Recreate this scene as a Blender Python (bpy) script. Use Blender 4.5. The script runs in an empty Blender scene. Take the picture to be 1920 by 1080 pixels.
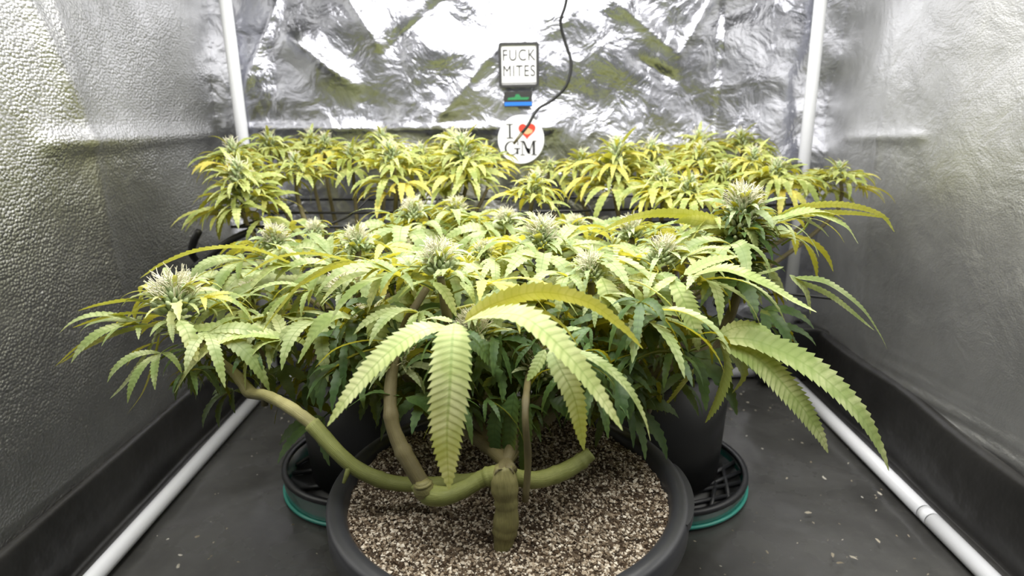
import bpy, bmesh, math, random
import numpy as np
from mathutils import Vector, Matrix, Euler

# ------------------------------------------------------------------ camera
SC = bpy.context.scene
COL = SC.collection
F_PX, PITCH, YAW, ROLL = 1204.9, math.radians(15.674), math.radians(-.7337), math.radians(-1.0456)
CAM = np.array([-.0124, 0., .6])
_fw = np.array([math.sin(YAW)*math.cos(PITCH), math.cos(YAW)*math.cos(PITCH), -math.sin(PITCH)])
_rt = np.array([math.cos(YAW), -math.sin(YAW), 0.])
_up = np.cross(_rt, _fw)
RT = math.cos(ROLL)*_rt + math.sin(ROLL)*_up
UP = -math.sin(ROLL)*_rt + math.cos(ROLL)*_up
FW = _fw
cd = bpy.data.cameras.new('camera'); cam = bpy.data.objects.new('camera', cd); COL.objects.link(cam)
cd.sensor_width = 36; cd.lens = F_PX/1920*36; cd.clip_start = .02; cd.clip_end = 50
M = Matrix.Identity(4)
for i in range(3):
    M[i][0], M[i][1], M[i][2], M[i][3] = RT[i], UP[i], -FW[i], CAM[i]
cam.matrix_world = M
cd.dof.use_dof = True; cd.dof.focus_distance = .62; cd.dof.aperture_fstop = 6.5
SC.camera = cam

# ------------------------------------------------------------------ light
W = bpy.data.worlds.new('room'); SC.world = W; W.use_nodes = True
W.node_tree.nodes['Background'].inputs[0].default_value = (.93, .96, 1, 1)
W.node_tree.nodes['Background'].inputs[1].default_value = .10
def area_lamp(name, loc, rot, sx, sy, power, col):
    l = bpy.data.lights.new(name, 'AREA'); l.shape = 'RECTANGLE'; l.size = sx; l.size_y = sy
    l.energy = power; l.color = col
    o = bpy.data.objects.new(name, l); COL.objects.link(o); o.location = loc; o.rotation_euler = rot
    return o
area_lamp('grow_lamp', (0, .68, 1.0), (0, 0, 0), .84, 1.10, 19.5, (1, .985, .95))
SC.view_settings.view_transform = 'Standard'; SC.view_settings.look = 'None'
SC.view_settings.gamma = 1; SC.view_settings.use_curve_mapping = False
SC.view_settings.exposure = .35

def at(x, y, Y):
    """world point that the photograph's pixel (x, y) shows at depth Y"""
    d = FW + RT*(x-960)/F_PX - UP*(y-540)/F_PX
    return CAM + d*((Y-CAM[1])/d[1])
def depth(p): return float((np.asarray(p)-CAM) @ FW)

# ------------------------------------------------------------------ helpers
R = random.Random(7)
def link(o, parent=None):
    COL.objects.link(o)
    if parent is not None: o.parent = parent
    return o
def tag(o, label, cat=None, group=None, kind=None):
    if label: o['label'] = label
    if cat: o['category'] = cat
    if group: o['group'] = group
    if kind: o['kind'] = kind
    return o
def empty(name, loc=(0, 0, 0)):
    o = bpy.data.objects.new(name, None); o.empty_display_size = .03; COL.objects.link(o)
    o.location = loc; return o

class MB:
    """collects vertices and faces (and a uv pair per vertex) of ONE mesh"""
    def __init__(s): s.v = []; s.f = []; s.uv = []; s.n = 0
    def add(s, v, f, uv=None):
        v = np.asarray(v, float).reshape(-1, 3)
        s.v.append(v); s.f += [tuple(i+s.n for i in q) for q in f]
        s.uv.append(np.zeros((len(v), 2)) if uv is None else np.asarray(uv, float)); s.n += len(v)
        return s
    def mesh(s, name, mat, smooth=True):
        me = bpy.data.meshes.new(name)
        V = np.concatenate(s.v); me.from_pydata(V.tolist(), [], s.f)
        U = np.concatenate(s.uv); l = me.uv_layers.new(name='UVMap')
        idx = np.zeros(len(me.loops), dtype=np.int32); me.loops.foreach_get('vertex_index', idx)
        l.data.foreach_set('uv', U[idx].astype(np.float32).ravel())
        if smooth: me.polygons.foreach_set('use_smooth', [True]*len(me.polygons))
        if mat: me.materials.append(mat)
        me.update(); return me
    def build(s, name, mat, parent=None, smooth=True):
        o = bpy.data.objects.new(name, s.mesh(name, mat, smooth)); link(o, parent)
        if parent is not None and parent.location.length > 0:
            o.location = -parent.location
        return o

def catmull(P, n):
    P = np.asarray(P, float)
    if len(P) == 2: return P[0]+(P[1]-P[0])*np.linspace(0, 1, n)[:, None]
    Q = np.vstack([2*P[0]-P[1], P, 2*P[-1]-P[-2]])
    seg = np.linspace(0, len(P)-1, n); out = []
    for s in seg:
        i = min(int(s), len(P)-2); t = s-i; a, b, c, d = Q[i:i+4]
        out.append(.5*((2*b)+(-a+c)*t+(2*a-5*b+4*c-d)*t*t+(-a+3*b-3*c+d)*t**3))
    out = np.array(out)
    L = np.concatenate([[0], np.cumsum(np.linalg.norm(np.diff(out, axis=0), axis=1))]); L /= L[-1]
    u = np.linspace(0, 1, n)
    return np.stack([np.interp(u, L, out[:, k]) for k in range(3)], 1)
def unit(v): return v/max(1e-9, np.linalg.norm(v))
def frames(S, hint):
    T = np.gradient(S, axis=0); T /= np.linalg.norm(T, axis=1)[:, None]+1e-12
    N = np.asarray(hint, float); N = unit(N-T[0]*(N@T[0])); Ns = [N]
    for i in range(1, len(S)):
        N = unit(N-T[i]*(N@T[i])); Ns.append(N)
    Ns = np.array(Ns); return T, Ns, np.cross(T, Ns)
def tube(P, r, sides=8, n=None, cap=True, mb=None, bump=0):
    mb = mb or MB()
    S = catmull(P, n or max(2, len(P)*4)) if len(P) > 2 or n else np.asarray(P, float)
    m = len(S); rr = np.interp(np.linspace(0, 1, m), np.linspace(0, 1, len(np.atleast_1d(r))), np.atleast_1d(r))
    if bump:
        rr = rr*(1+bump*.5*np.array([R.uniform(-1, 1) for _ in range(m)])); tt = np.linspace(0, 1, m)
        for _ in range(m//16): rr = rr*(1+R.uniform(.12, .26)*np.exp(-((tt-R.uniform(.08, .92))/.018)**2))     # nodes
    d0 = unit(S[1]-S[0]); hint = (0, 0, 1) if abs(d0[2]) < .9 else (0, 1, 0)
    T, N, B = frames(S, hint); a = np.arange(sides)*2*math.pi/sides
    V = (S[:, None]+rr[:, None, None]*(np.cos(a)[None, :, None]*N[:, None]+np.sin(a)[None, :, None]*B[:, None])).reshape(-1, 3)
    f = [(i*sides+j, i*sides+(j+1) % sides, (i+1)*sides+(j+1) % sides, (i+1)*sides+j) for i in range(m-1) for j in range(sides)]
    if cap:
        f.append(tuple(range(sides))[::-1]); f.append(tuple(range((m-1)*sides, m*sides)))
    uv = np.stack([np.tile(np.arange(sides)/sides, m), np.repeat(np.linspace(0, 1, m), sides)], 1)
    return mb.add(V, f, uv)
def lathe(prof, sides=64, c=(0, 0, 0), mb=None, close=False):
    mb = mb or MB(); a = np.arange(sides)*2*math.pi/sides; V = []
    for r, z in prof: V += [(c[0]+r*math.cos(t), c[1]+r*math.sin(t), c[2]+z) for t in a]
    m = len(prof); rng = m if close else m-1
    f = [(i*sides+j, i*sides+(j+1) % sides, ((i+1) % m)*sides+(j+1) % sides, ((i+1) % m)*sides+j) for i in range(rng) for j in range(sides)]
    return mb.add(V, f)
def box(c, s, mb=None, rot=None):
    mb = mb or MB(); c = np.asarray(c, float); s = np.asarray(s, float)/2
    V = np.array([(x, y, z) for x in (-1, 1) for y in (-1, 1) for z in (-1, 1)])*s
    if rot is not None: V = V @ np.array(rot).T
    return mb.add(V+c, [(0, 1, 3, 2), (4, 6, 7, 5), (0, 4, 5, 1), (2, 3, 7, 6), (0, 2, 6, 4), (1, 5, 7, 3)])
def prism(poly, y0, y1, mb=None):
    """outline in x,z extruded along y"""
    mb = mb or MB(); n = len(poly)
    V = [(x, y0, z) for x, z in poly]+[(x, y1, z) for x, z in poly]
    f = [tuple(range(n)), tuple(range(2*n-1, n-1, -1))]+[(i, n+i, n+(i+1) % n, (i+1) % n) for i in range(n)]
    return mb.add(V, f)
def rrect(cx, cz, w, h, r, k=6):
    p = []
    for sx, sz, a0 in ((1, 1, 0), (-1, 1, 90), (-1, -1, 180), (1, -1, 270)):
        for i in range(k+1):
            a = math.radians(a0+90*i/k); p.append((cx+sx*(w/2-r)+r*math.cos(a), cz+sz*(h/2-r)+r*math.sin(a)))
    return p

# ------------------------------------------------------------------ materials
class NT:
    def __init__(s, name):
        s.m = bpy.data.materials.new(name); s.m.use_nodes = True; s.t = s.m.node_tree; s.p = s.t.nodes['Principled BSDF']
        s.out = s.t.nodes['Material Output']
    def n(s, typ, **kw):
        nd = s.t.nodes.new(typ)
        for k, v in kw.items():
            if k.startswith('i_'): nd.inputs[k[2:].replace('_', ' ')].default_value = v
            else: setattr(nd, k, v)
        return nd
    def l(s, a, b): s.t.links.new(a, b)
    def coord(s, kind='Object', scale=(1, 1, 1)):
        c = s.n('ShaderNodeTexCoord'); m = s.n('ShaderNodeMapping'); m.inputs['Scale'].default_value = scale
        s.l(c.outputs[kind], m.inputs[0]); return m.outputs[0]
    def noise(s, vec, scale, detail=3, rough=.55, dist=0):
        nd = s.n('ShaderNodeTexNoise'); nd.inputs['Scale'].default_value = scale; nd.inputs['Detail'].default_value = detail
        nd.inputs['Roughness'].default_value = rough; nd.inputs['Distortion'].default_value = dist
        if vec is not None: s.l(vec, nd.inputs['Vector'])
        return nd.outputs['Fac']
    def ramp(s, fac, stops):
        r = s.n('ShaderNodeValToRGB'); e = r.color_ramp.elements
        while len(e) < len(stops): e.new(.5)
        for q, (pos, c) in zip(e, stops): q.position = pos; q.color = (*c, 1) if len(c) == 3 else c
        s.l(fac, r.inputs[0]); return r.outputs[0]
    def math(s, op, a, b=None, c=None):
        m = s.n('ShaderNodeMath', operation=op)
        for i, v in enumerate((a, b, c)):
            if v is None: continue
            if isinstance(v, (int, float)): m.inputs[i].default_value = v
            else: s.l(v, m.inputs[i])
        return m.outputs[0]
    def mix(s, fac, a, b, typ='MIX'):
        m = s.n('ShaderNodeMix', data_type='RGBA', blend_type=typ)
        for i, v in ((0, fac), (6, a), (7, b)):
            if isinstance(v, (int, float)): m.inputs[i].default_value = v
            elif isinstance(v, tuple): m.inputs[i].default_value = (*v, 1)
            else: s.l(v, m.inputs[i])
        return m.outputs[2]
    def bump(s, h, strength, dist, prev=None):
        b = s.n('ShaderNodeBump'); b.inputs['Strength'].default_value = strength; b.inputs['Distance'].default_value = dist
        s.l(h, b.inputs['Height'])
        if prev is not None: s.l(prev, b.inputs['Normal'])
        return b.outputs[0]
    def set(s, **kw):
        for k, v in kw.items():
            i = s.p.inputs[k.replace('_', ' ')]
            if hasattr(v, 'is_output'): s.l(v, i)
            else: i.default_value = (*v, 1) if isinstance(v, tuple) and len(v) == 3 else v
        return s.m

def plain(name, col, rough=.5, metal=0, spec=.5, noise_amt=.12, noise_scale=40):
    t = NT(name); v = t.coord()
    f = t.noise(v, noise_scale)
    c = t.mix(f, tuple(x*(1-noise_amt) for x in col), tuple(min(1, x*(1+noise_amt)) for x in col))
    return t.set(Base_Color=c, Roughness=rough, Metallic=metal, Specular_IOR_Level=spec)

def mat_mylar_back():
    t = NT('crinkled_foil'); v = t.coord()
    n1 = t.noise(v, 15, 4, .5, .5); n2 = t.noise(v, 60, 3, .5)
    vo = t.n('ShaderNodeTexVoronoi', feature='DISTANCE_TO_EDGE'); vo.inputs['Scale'].default_value = 330; t.l(v, vo.inputs['Vector'])
    b = t.bump(n1, .5, .02); b = t.bump(n2, .22, .005, b); b = t.bump(vo.outputs[0], .16, .0015, b)
    return t.set(Base_Color=(.52, .525, .575), Metallic=1., Roughness=t.ramp(t.noise(v, 9), [(.3, (.24,)*3), (.75, (.36,)*3)]), Normal=b)
def mat_mylar_side(name, vor, vor_amt, col, rough):
    t = NT(name); v = t.coord()
    w = t.noise(v, 7, 3)
    vo = t.n('ShaderNodeTexVoronoi', feature='F1'); vo.inputs['Randomness'].default_value = .75; vo.inputs['Scale'].default_value = vor; t.l(v, vo.inputs['Vector'])
    amt = t.ramp(w, [(.32, (.3,)*3), (.62, (1,)*3)])
    h = t.math('MULTIPLY', t.math('SUBTRACT', 1, vo.outputs['Distance']), amt)
    b = t.bump(t.noise(v, 14, 5, .6, .5), .22, .02); b = t.bump(h, vor_amt, .004, b)
    smudge = t.ramp(t.noise(v, 11, 6, .65, .4), [(.3, tuple(c*.86 for c in col)), (.6, col)])
    return t.set(Base_Color=smudge, Metallic=1., Roughness=rough, Normal=b)
def mat_floor():
    t = NT('black_liner'); v = t.coord()
    n = t.noise(v, 4, 5, .6, .1)
    c = t.ramp(n, [(.3, (.040, .039, .037)), (.7, (.098, .097, .093))])
    dust = t.noise(v, 60, 6, .7); c = t.mix(t.math('MULTIPLY', t.ramp(dust, [(.55, (0,)*3), (.8, (1,)*3)]), .22), c, (.16, .15, .13))
    b = t.bump(t.noise(v, 6, 3, .45, .15), .35, .03); b = t.bump(t.noise(v, 60, 3), .10, .003, b)
    return t.set(Base_Color=c, Roughness=t.ramp(t.noise(v, 8, 4), [(.3, (.16,)*3), (.7, (.34,)*3)]), Normal=b, Specular_IOR_Level=.7)
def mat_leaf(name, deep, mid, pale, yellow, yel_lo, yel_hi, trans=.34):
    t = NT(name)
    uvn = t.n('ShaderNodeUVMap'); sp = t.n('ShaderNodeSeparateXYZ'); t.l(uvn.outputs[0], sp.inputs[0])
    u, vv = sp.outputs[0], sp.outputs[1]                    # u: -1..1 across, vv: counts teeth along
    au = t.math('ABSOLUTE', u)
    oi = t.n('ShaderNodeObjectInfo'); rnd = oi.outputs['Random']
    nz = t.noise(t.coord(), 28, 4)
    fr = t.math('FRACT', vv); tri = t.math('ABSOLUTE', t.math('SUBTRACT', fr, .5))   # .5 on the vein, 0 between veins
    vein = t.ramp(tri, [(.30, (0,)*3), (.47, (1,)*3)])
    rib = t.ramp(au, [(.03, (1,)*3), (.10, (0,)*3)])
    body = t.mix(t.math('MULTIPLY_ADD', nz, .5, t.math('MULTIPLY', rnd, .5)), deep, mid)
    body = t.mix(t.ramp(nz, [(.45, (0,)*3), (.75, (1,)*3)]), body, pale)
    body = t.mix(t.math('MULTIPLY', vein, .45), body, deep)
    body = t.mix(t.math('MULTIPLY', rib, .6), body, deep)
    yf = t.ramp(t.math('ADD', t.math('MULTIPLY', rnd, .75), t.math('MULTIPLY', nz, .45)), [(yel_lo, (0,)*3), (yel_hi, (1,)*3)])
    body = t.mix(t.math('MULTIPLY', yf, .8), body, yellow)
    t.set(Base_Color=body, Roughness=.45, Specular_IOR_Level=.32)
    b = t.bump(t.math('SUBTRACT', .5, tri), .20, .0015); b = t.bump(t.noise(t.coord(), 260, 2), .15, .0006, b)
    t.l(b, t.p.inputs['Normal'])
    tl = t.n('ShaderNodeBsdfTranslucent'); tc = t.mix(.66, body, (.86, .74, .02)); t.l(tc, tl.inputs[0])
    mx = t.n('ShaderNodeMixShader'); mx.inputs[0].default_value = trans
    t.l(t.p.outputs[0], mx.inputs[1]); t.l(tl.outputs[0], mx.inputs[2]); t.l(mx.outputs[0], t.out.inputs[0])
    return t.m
def mat_bud(name, a, b):
    t = NT(name); g = t.n('ShaderNodeNewGeometry'); n = t.noise(t.coord(), 130, 3)
    c = t.mix(t.math('MULTIPLY_ADD', n, .6, t.math('MULTIPLY', g.outputs['Random Per Island'], .4)), a, b)
    bp = t.bump(t.noise(t.coord(), 700, 2), .4, .0006)
    return t.set(Base_Color=c, Roughness=.6, Normal=bp, Specular_IOR_Level=.25)
def mat_stem(name, a, b, c):
    t = NT(name); v = t.coord()
    n = t.noise(v, 16, 5, .6); s = t.noise(t.coord('UV', (14, 1.5, 1)), 6, 3)
    col = t.ramp(t.math('MULTIPLY_ADD', n, .75, t.math('MULTIPLY', s, .3)), [(.3, a), (.52, b), (.72, c)])
    return t.set(Base_Color=col, Roughness=.55, Normal=t.bump(s, .4, .002))
def mat_soil():
    t = NT('soil'); v = t.coord(); n = t.noise(v, 90, 5, .7)
    c = t.ramp(n, [(.35, (.03, .018, .010)), (.55, (.10, .068, .042)), (.72, (.26, .21, .15))])
    return t.set(Base_Color=c, Roughness=.95, Normal=t.bump(t.noise(v, 260, 4, .7), 1, .006))
def mat_grain():
    t = NT('perlite_and_coir'); g = t.n('ShaderNodeNewGeometry')
    c = t.ramp(g.outputs['Random Per Island'], [(0, (.026, .016, .009)), (.22, (.07, .046, .028)), (.45, (.21, .16, .11)), (.72, (.44, .37, .28)), (1, (.74, .68, .58))])
    return t.set(Base_Color=c, Roughness=.9, Specular_IOR_Level=.2)

LEAF = mat_leaf('leaf_fresh', (.12, .19, .055), (.32, .39, .15), (.54, .59, .33), (.62, .55, .10), .90, 1.18)
LEAF_SHADED = mat_leaf('leaf_painted_shade', (.022, .058, .018), (.052, .105, .028), (.095, .16, .05), (.16, .19, .035), .98, 1.2, .2)  # darkened copy of the leaf: shade under the canopy put into its colour
LEAF_BACK = mat_leaf('leaf_fading', (.16, .22, .050), (.40, .45, .13), (.63, .66, .28), (.66, .54, .10), .80, 1.15)
LEAF_HERO = mat_leaf('leaf_pale', (.20, .29, .08), (.46, .52, .21), (.66, .69, .38), (.62, .58, .12), 1.02, 1.3, .24)
LEAF_FROST = mat_leaf('leaf_frosted', (.19, .27, .11), (.38, .45, .22), (.58, .63, .42), (.62, .62, .24), .9, 1.2, .25)
LEAF_FROST_BACK = mat_leaf('leaf_frosted_fading', (.22, .28, .08), (.44, .48, .17), (.66, .68, .36), (.62, .58, .14), .9, 1.2, .25)
BUD = mat_bud('bud_green', (.22, .30, .12), (.56, .62, .38))
PIST = mat_bud('pistil_white', (.60, .56, .36), (.80, .78, .62))
STEM = mat_stem('stem_green', (.09, .10, .022), (.19, .21, .05), (.30, .31, .10))
BARK = mat_stem('stem_brown', (.045, .035, .016), (.12, .10, .040), (.24, .21, .10))
TRUNK = mat_stem('trunk_green_brown', (.07, .058, .024), (.19, .175, .06), (.36, .33, .14))
BLACK = plain('black_plastic', (.012, .012, .012), .42)
RIM = plain('pot_rim_black', (.030, .031, .035), .36)
WIRE = plain('black_wire', (.010, .010, .010), .5)
WHITE = plain('white_enamel', (.88, .89, .93), .32, noise_amt=.03)
SOIL = mat_soil(); GRAIN = mat_grain(); FLOOR = mat_floor()
FOIL = mat_mylar_back()
SIDE_L = mat_mylar_side('embossed_foil', 225, .42, (.54, .54, .525), .39)
SIDE_R = mat_mylar_side('dull_foil', 330, .12, (.66, .66, .65), .50)

# ------------------------------------------------------------------ setting
def tri(x): return 2*np.abs(x-np.floor(x+.5))
def smooth_noise(u, v, seed, wl):
    g = np.random.RandomState(seed); out = 0*u
    for _ in range(9):
        a = g.uniform(0, 6.28); k = 6.28/(wl*g.uniform(.6, 1.6)); out = out+np.sin(k*(u*np.cos(a)+v*np.sin(a))+g.uniform(0, 6.28))
    return out/5
def crumple(u, v, seed, wls, amps):
    g = np.random.RandomState(seed); out = 0*u
    uu = u+.05*smooth_noise(u, v, seed+1, .5); v2 = v+.05*smooth_noise(u, v, seed+2, .5)
    for wl, am in zip(wls, amps):
        for _ in range(3):
            a = g.uniform(0, 6.28); out = out+am*tri((uu*np.cos(a)+v2*np.sin(a))/wl+g.uniform())*(.5+.5*np.clip(smooth_noise(u, v, g.randint(9999), .5)+.5, 0, 1))
    return out
def crease(u, v, a, b, amp, w):
    a = np.array(a); b = np.array(b); d = b-a; L = np.hypot(*d); d = d/L
    s = (u-a[0])*d[0]+(v-a[1])*d[1]; t = -(u-a[0])*d[1]+(v-a[1])*d[0]
    fade = np.clip((s+.02)/.04, 0, 1)*np.clip((L+.02-s)/.04, 0, 1)
    return amp*fade*np.exp(-np.abs(t)/w)
def sheet(name, fn, u0, u1, v0, v1, nu, nv, mat):
    u, v = np.meshgrid(np.linspace(u0, u1, nu), np.linspace(v0, v1, nv), indexing='ij')
    V = fn(u, v).reshape(-1, 3)
    f = [(i*nv+j, (i+1)*nv+j, (i+1)*nv+j+1, i*nv+j+1) for i in range(nu-1) for j in range(nv-1)]
    o = MB().add(V, f).build(name, mat); o['kind'] = 'structure'; return o
def wz(px, py): p = at(px, py, 1.41); return (p[0], p[2])
YB = 1.415
def back_fn(u, v):
    h = crumple(u, v, 5, (.34, .19, .10), (.012, .007, .0035))
    h += .010*smooth_noise(u, v, 3, .35)
    for a, b, am, w in [((640, -30), (722, 100), .016, .014), ((845, -10), (722, 100), -.012, .012), ((555, 75), (665, 158), .022, .012),
                        ((470, 240), (1040, 240), .012, .006), ((1150, 5), (1265, 100), .016, .014), ((1335, -10), (1275, 95), .014, .012),
                        ((930, 95), (800, 250), .012, .016), ((1190, 110), (1260, 150), -.014, .01), ((520, 10), (470, 160), .014, .012)]:
        h += crease(u, v, wz(*a), wz(*b), am, w)
    xs = wz(1340, 130)[0]
    h += .006*np.clip((u-xs)/.004, 0, 1)
    return np.stack([u, YB-h*.8, v], -1)
sheet('wall_back', back_fn, -.66, .66, -.01, 1.55, 260, 230, FOIL)
def left_fn(u, v):
    h = .010*smooth_noise(u, v, 21, .5)+crumple(u, v, 23, (.4, .22), (.004, .002))*np.clip((u-.7)/.4, 0, 1)
    za = .565
    h += crease(u, v, (.86, za), (1.36, za-.005), .016, .010)+crease(u, v, (.93, .80), (.97, .25), .007, .02)+crease(u, v, (.85, .85), (.93, .62), .010, .012)
    return np.stack([-.645+h, u, v], -1)
sheet('wall_left', left_fn, .12, 1.42, -.01, 1.55, 160, 160, SIDE_L)
def right_fn(u, v):
    h = .010*smooth_noise(u, v, 31, .6)+crumple(u, v, 33, (.5, .26), (.005, .002))
    h += crease(u, v, (1.18, .72), (1.17, .2), .004, .004)+crease(u, v, (1.32, .53), (1.05, .545), .006, .01)
    h += .0035*np.sin(v*260+u*30)*np.clip((.20-v)/.08, 0, 1)*np.clip((1.15-u)/.2, 0, 1)
    return np.stack([.645-h, u, v], -1)
sheet('wall_right', right_fn, .12, 1.42, -.01, 1.55, 150, 240, SIDE_R)
def floor_fn(u, v):
    h = .004*smooth_noise(u, v, 41, .4)+.003*smooth_noise(u, v, 42, .16)
    return np.stack([u, v, h*.4-.004], -1)
sheet('floor', floor_fn, -.66, .66, -.3, 1.43, 160, 160, FLOOR)
sheet('ceiling', lambda u, v: np.stack([u, v, 0*u+1.55], -1), -.66, .66, .12, 1.43, 4, 4, FOIL)

# the liner turned up along the walls: one folded strip per side
t = NT('liner_upturned'); v = t.coord()
LINER = t.set(Base_Color=t.ramp(t.noise(v, 6, 4), [(.3, (.010, .0095, .009)), (.7, (.026, .025, .024))]), Roughness=.34, Normal=t.bump(t.noise(v, 12, 4, .5), .3, .02))  # darker copy of the floor liner, its duller sheen put into the colour
def strip(name, prof, y0, y1, n=60, seed=1, amp=.004, mat=LINER):
    S = catmull([(p[0], 0, p[1]) for p in prof], 26)
    ys = np.linspace(y0, y1, n); g = np.random.RandomState(seed)
    V = []
    for y in ys:
        wob = amp*(np.sin(y*9+seed)+.6*np.sin(y*23+2*seed))
        q = S.copy(); q[:, 1] = y; k = np.linspace(0, 1, 26); q[:, 0] += wob*np.sin(k*3.14); q[:, 2] += .5*wob*k; V.append(q)
    V = np.concatenate(V); m = 26
    f = [(i*m+j, (i+1)*m+j, (i+1)*m+j+1, i*m+j+1) for i in range(n-1) for j in range(m-1)]
    o = MB().add(V, f).build(name, mat); o['kind'] = 'structure'
    md = o.modifiers.new('thick', 'SOLIDIFY'); md.thickness = .003; return o
strip('trim_1', [(-.597, .001), (-.604, .012), (-.612, .010), (-.617, .035), (-.622, .07), (-.628, .10), (-.638, .102), (-.644, .092)], .15, 1.39, seed=3)
strip('trim_2', [(.597, .001), (.604, .013), (.611, .010), (.617, .04), (.622, .08), (.628, .122), (.638, .126), (.645, .118)], .15, 1.38, seed=5)
S = MB(); xs = np.linspace(-.62, .62, 70); prof = catmull([(0, 1.378, .001), (0, 1.386, .03), (0, 1.389, .08), (0, 1.392, .118), (0, 1.400, .120)], 14)
V = []
for x in xs:
    q = prof.copy(); q[:, 0] = x; q[:, 2] *= 1+.05*math.sin(x*11)+.03*math.sin(x*29); V.append(q)
S.add(np.concatenate(V), [(i*14+j, (i+1)*14+j, (i+1)*14+j+1, i*14+j+1) for i in range(69) for j in range(13)])
o = S.build('trim_3', LINER); o['kind'] = 'structure'; o.modifiers.new('thick', 'SOLIDIFY').thickness = .003

# ------------------------------------------------------------------ tent poles
PX, PY, PR = .5818, 1.361, .0120
def pole(name, a, b, label, joints=()):
    a = np.array(a, float); b = np.array(b, float); e = empty(name, tuple(a)); tag(e, label, 'tent pole', 'white tent frame poles')
    ts = [0]+list(joints)+[1]
    for i in range(len(ts)-1):
        g = .0012/np.linalg.norm(b-a)
        p, q = a+(b-a)*(ts[i]+(g if i else 0)), a+(b-a)*(ts[i+1]-(g if i < len(ts)-2 else 0))
        tube([p, q], PR, 20).build('tube', WHITE, e)
    for t in joints:
        d = unit(b-a); c = a+(b-a)*t
        tube([c-d*.002, c+d*.002], PR*.93, 20).build('joint_gap', BLACK, e)
    return e
pole('corner_pole', (-PX, PY, .003), (-PX, PY, 1.5), 'upright white corner pole at the left end of the crinkled back wall')
pole('corner_pole', (PX, PY, .003), (PX, PY, 1.5), 'upright white corner pole at the right end of the crinkled back wall')
jt = at(1739, 983, .82)
y0 = .12; L = PY-.02-y0
pole('floor_pole', (-PX, y0, PR), (-PX, PY-.02, PR), 'white pole lying on the floor along the embossed left wall')
pole('floor_pole', (PX, y0, PR), (PX, PY-.02, PR), 'white pole with a sleeve joint lying on the floor along the right wall', [(.812-y0)/L, (.832-y0)/L])
pole('floor_pole', (-PX+.02, PY, PR), (PX-.02-.045, PY, PR), 'white pole lying across the floor below the back wall')

# ------------------------------------------------------------------ signs on the back wall
def letters(body, size, loc, mat, parent, name='lettering', xs=1.):
    c = bpy.data.curves.new(name, 'FONT'); c.body = body; c.size = size; c.extrude = .0004; c.align_x = 'CENTER'; c.space_character = 1.12
    c.materials.append(mat); tmp = bpy.data.objects.new(name, c); COL.objects.link(tmp); bpy.context.view_layer.update()
    me = bpy.data.meshes.new_from_object(tmp.evaluated_get(bpy.context.evaluated_depsgraph_get())); bpy.data.objects.remove(tmp)
    o = bpy.data.objects.new(name, me); link(o, parent)
    o.location = Vector(loc)-parent.location; o.rotation_euler = (math.pi/2, 0, 0); o.scale = (xs, 1, 1); return o
YS = 1.375
INK = plain('ink_black', (.02, .02, .02), .5); PAPER = plain('paper_white', (.86, .86, .86), .55, noise_amt=.03)
def ringprism(outer, inner, y0, y1):
    mb = MB(); n = len(outer)
    V = [(x, y0, z) for x, z in outer]+[(x, y0, z) for x, z in inner]+[(x, y1, z) for x, z in outer]+[(x, y1, z) for x, z in inner]
    f = []
    for i in range(n):
        j = (i+1) % n
        f += [(i, j, n+j, n+i), (2*n+i, 3*n+i, 3*n+j, 2*n+j), (i, 2*n+i, 2*n+j, j), (n+i, n+j, 3*n+j, 3*n+i)]
    return mb.add(V, f)
a = at(934, 80, YS); b = at(1011, 163, YS); cx, cz = (a[0]+b[0])/2, (a[2]+b[2])/2; w, h = b[0]-a[0], a[2]-b[2]
e = empty('warning_sign', (cx, YS+.004, cz-h/2)); tag(e, 'small white sign in a black frame reading FUCK MITES', 'sign')
prism(rrect(cx, cz, w*.96, h*.96, .004), YS+.001, YS+.004).build('face', PAPER, e, False)
ringprism(rrect(cx, cz, w, h, .006), rrect(cx, cz, w*.86, h*.88, .002), YS-.003, YS+.004).build('frame', INK, e, False)
letters('FUCK', .031, (cx, YS+.0005, cz+h*.10), INK, e, xs=.80); letters('MITES', .031, (cx, YS+.0005, cz-h*.25), INK, e, xs=.76)
box((cx, YS+.0006, cz-h*.405), (w*.84, .001, h*.035)).build('small_print', plain('print_grey', (.25, .25, .25)), e, False)
a = at(945, 172, YS); b = at(998, 200, YS); cx, cz = (a[0]+b[0])/2, (a[2]+b[2])/2; w, h = b[0]-a[0], a[2]-b[2]
e = empty('sticker', (cx, YS+.004, cz-h/2)); tag(e, 'small black sticker with green ship shape over a blue stripe', 'sticker')
prism(rrect(cx, cz, w, h, .001), YS+.001, YS+.003).build('backing', INK, e, False)
box((cx, YS+.0007, cz-h*.30), (w*.98, .001, h*.24)).build('blue_stripe', plain('print_blue', (.01, .16, .62)), e, False)
prism([(cx-w*.38, cz-h*.04), (cx+w*.34, cz-h*.04), (cx+w*.40, cz+h*.12), (cx+w*.1, cz+h*.12), (cx+w*.03, cz+h*.32), (cx-w*.08, cz+h*.32), (cx-w*.12, cz+h*.14), (cx-w*.36, cz+h*.10)], YS+.0003, YS+.001).build('green_shape', plain('print_green', (.02, .20, .07)), e, False)
a = at(932, 215, YS); b = at(1021, 307, YS); cx, cz = (a[0]+b[0])/2, (a[2]+b[2])/2; r = (b[0]-a[0])/2*.99
e = empty('round_sticker', (cx, YS+.004, cz-r)); tag(e, 'round white sticker with a red heart and black serif letters I GM', 'sticker')
prism([(cx+r*math.cos(t*math.pi/32), cz+r*math.sin(t*math.pi/32)*1.03) for t in range(64)], YS+.001, YS+.004).build('disc', PAPER, e, False)
def strokes(parts, name):
    mb = MB()
    for p in parts: prism(p, YS+.0002, YS+.001, mb)
    return mb.build(name, INK, e, False)
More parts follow.
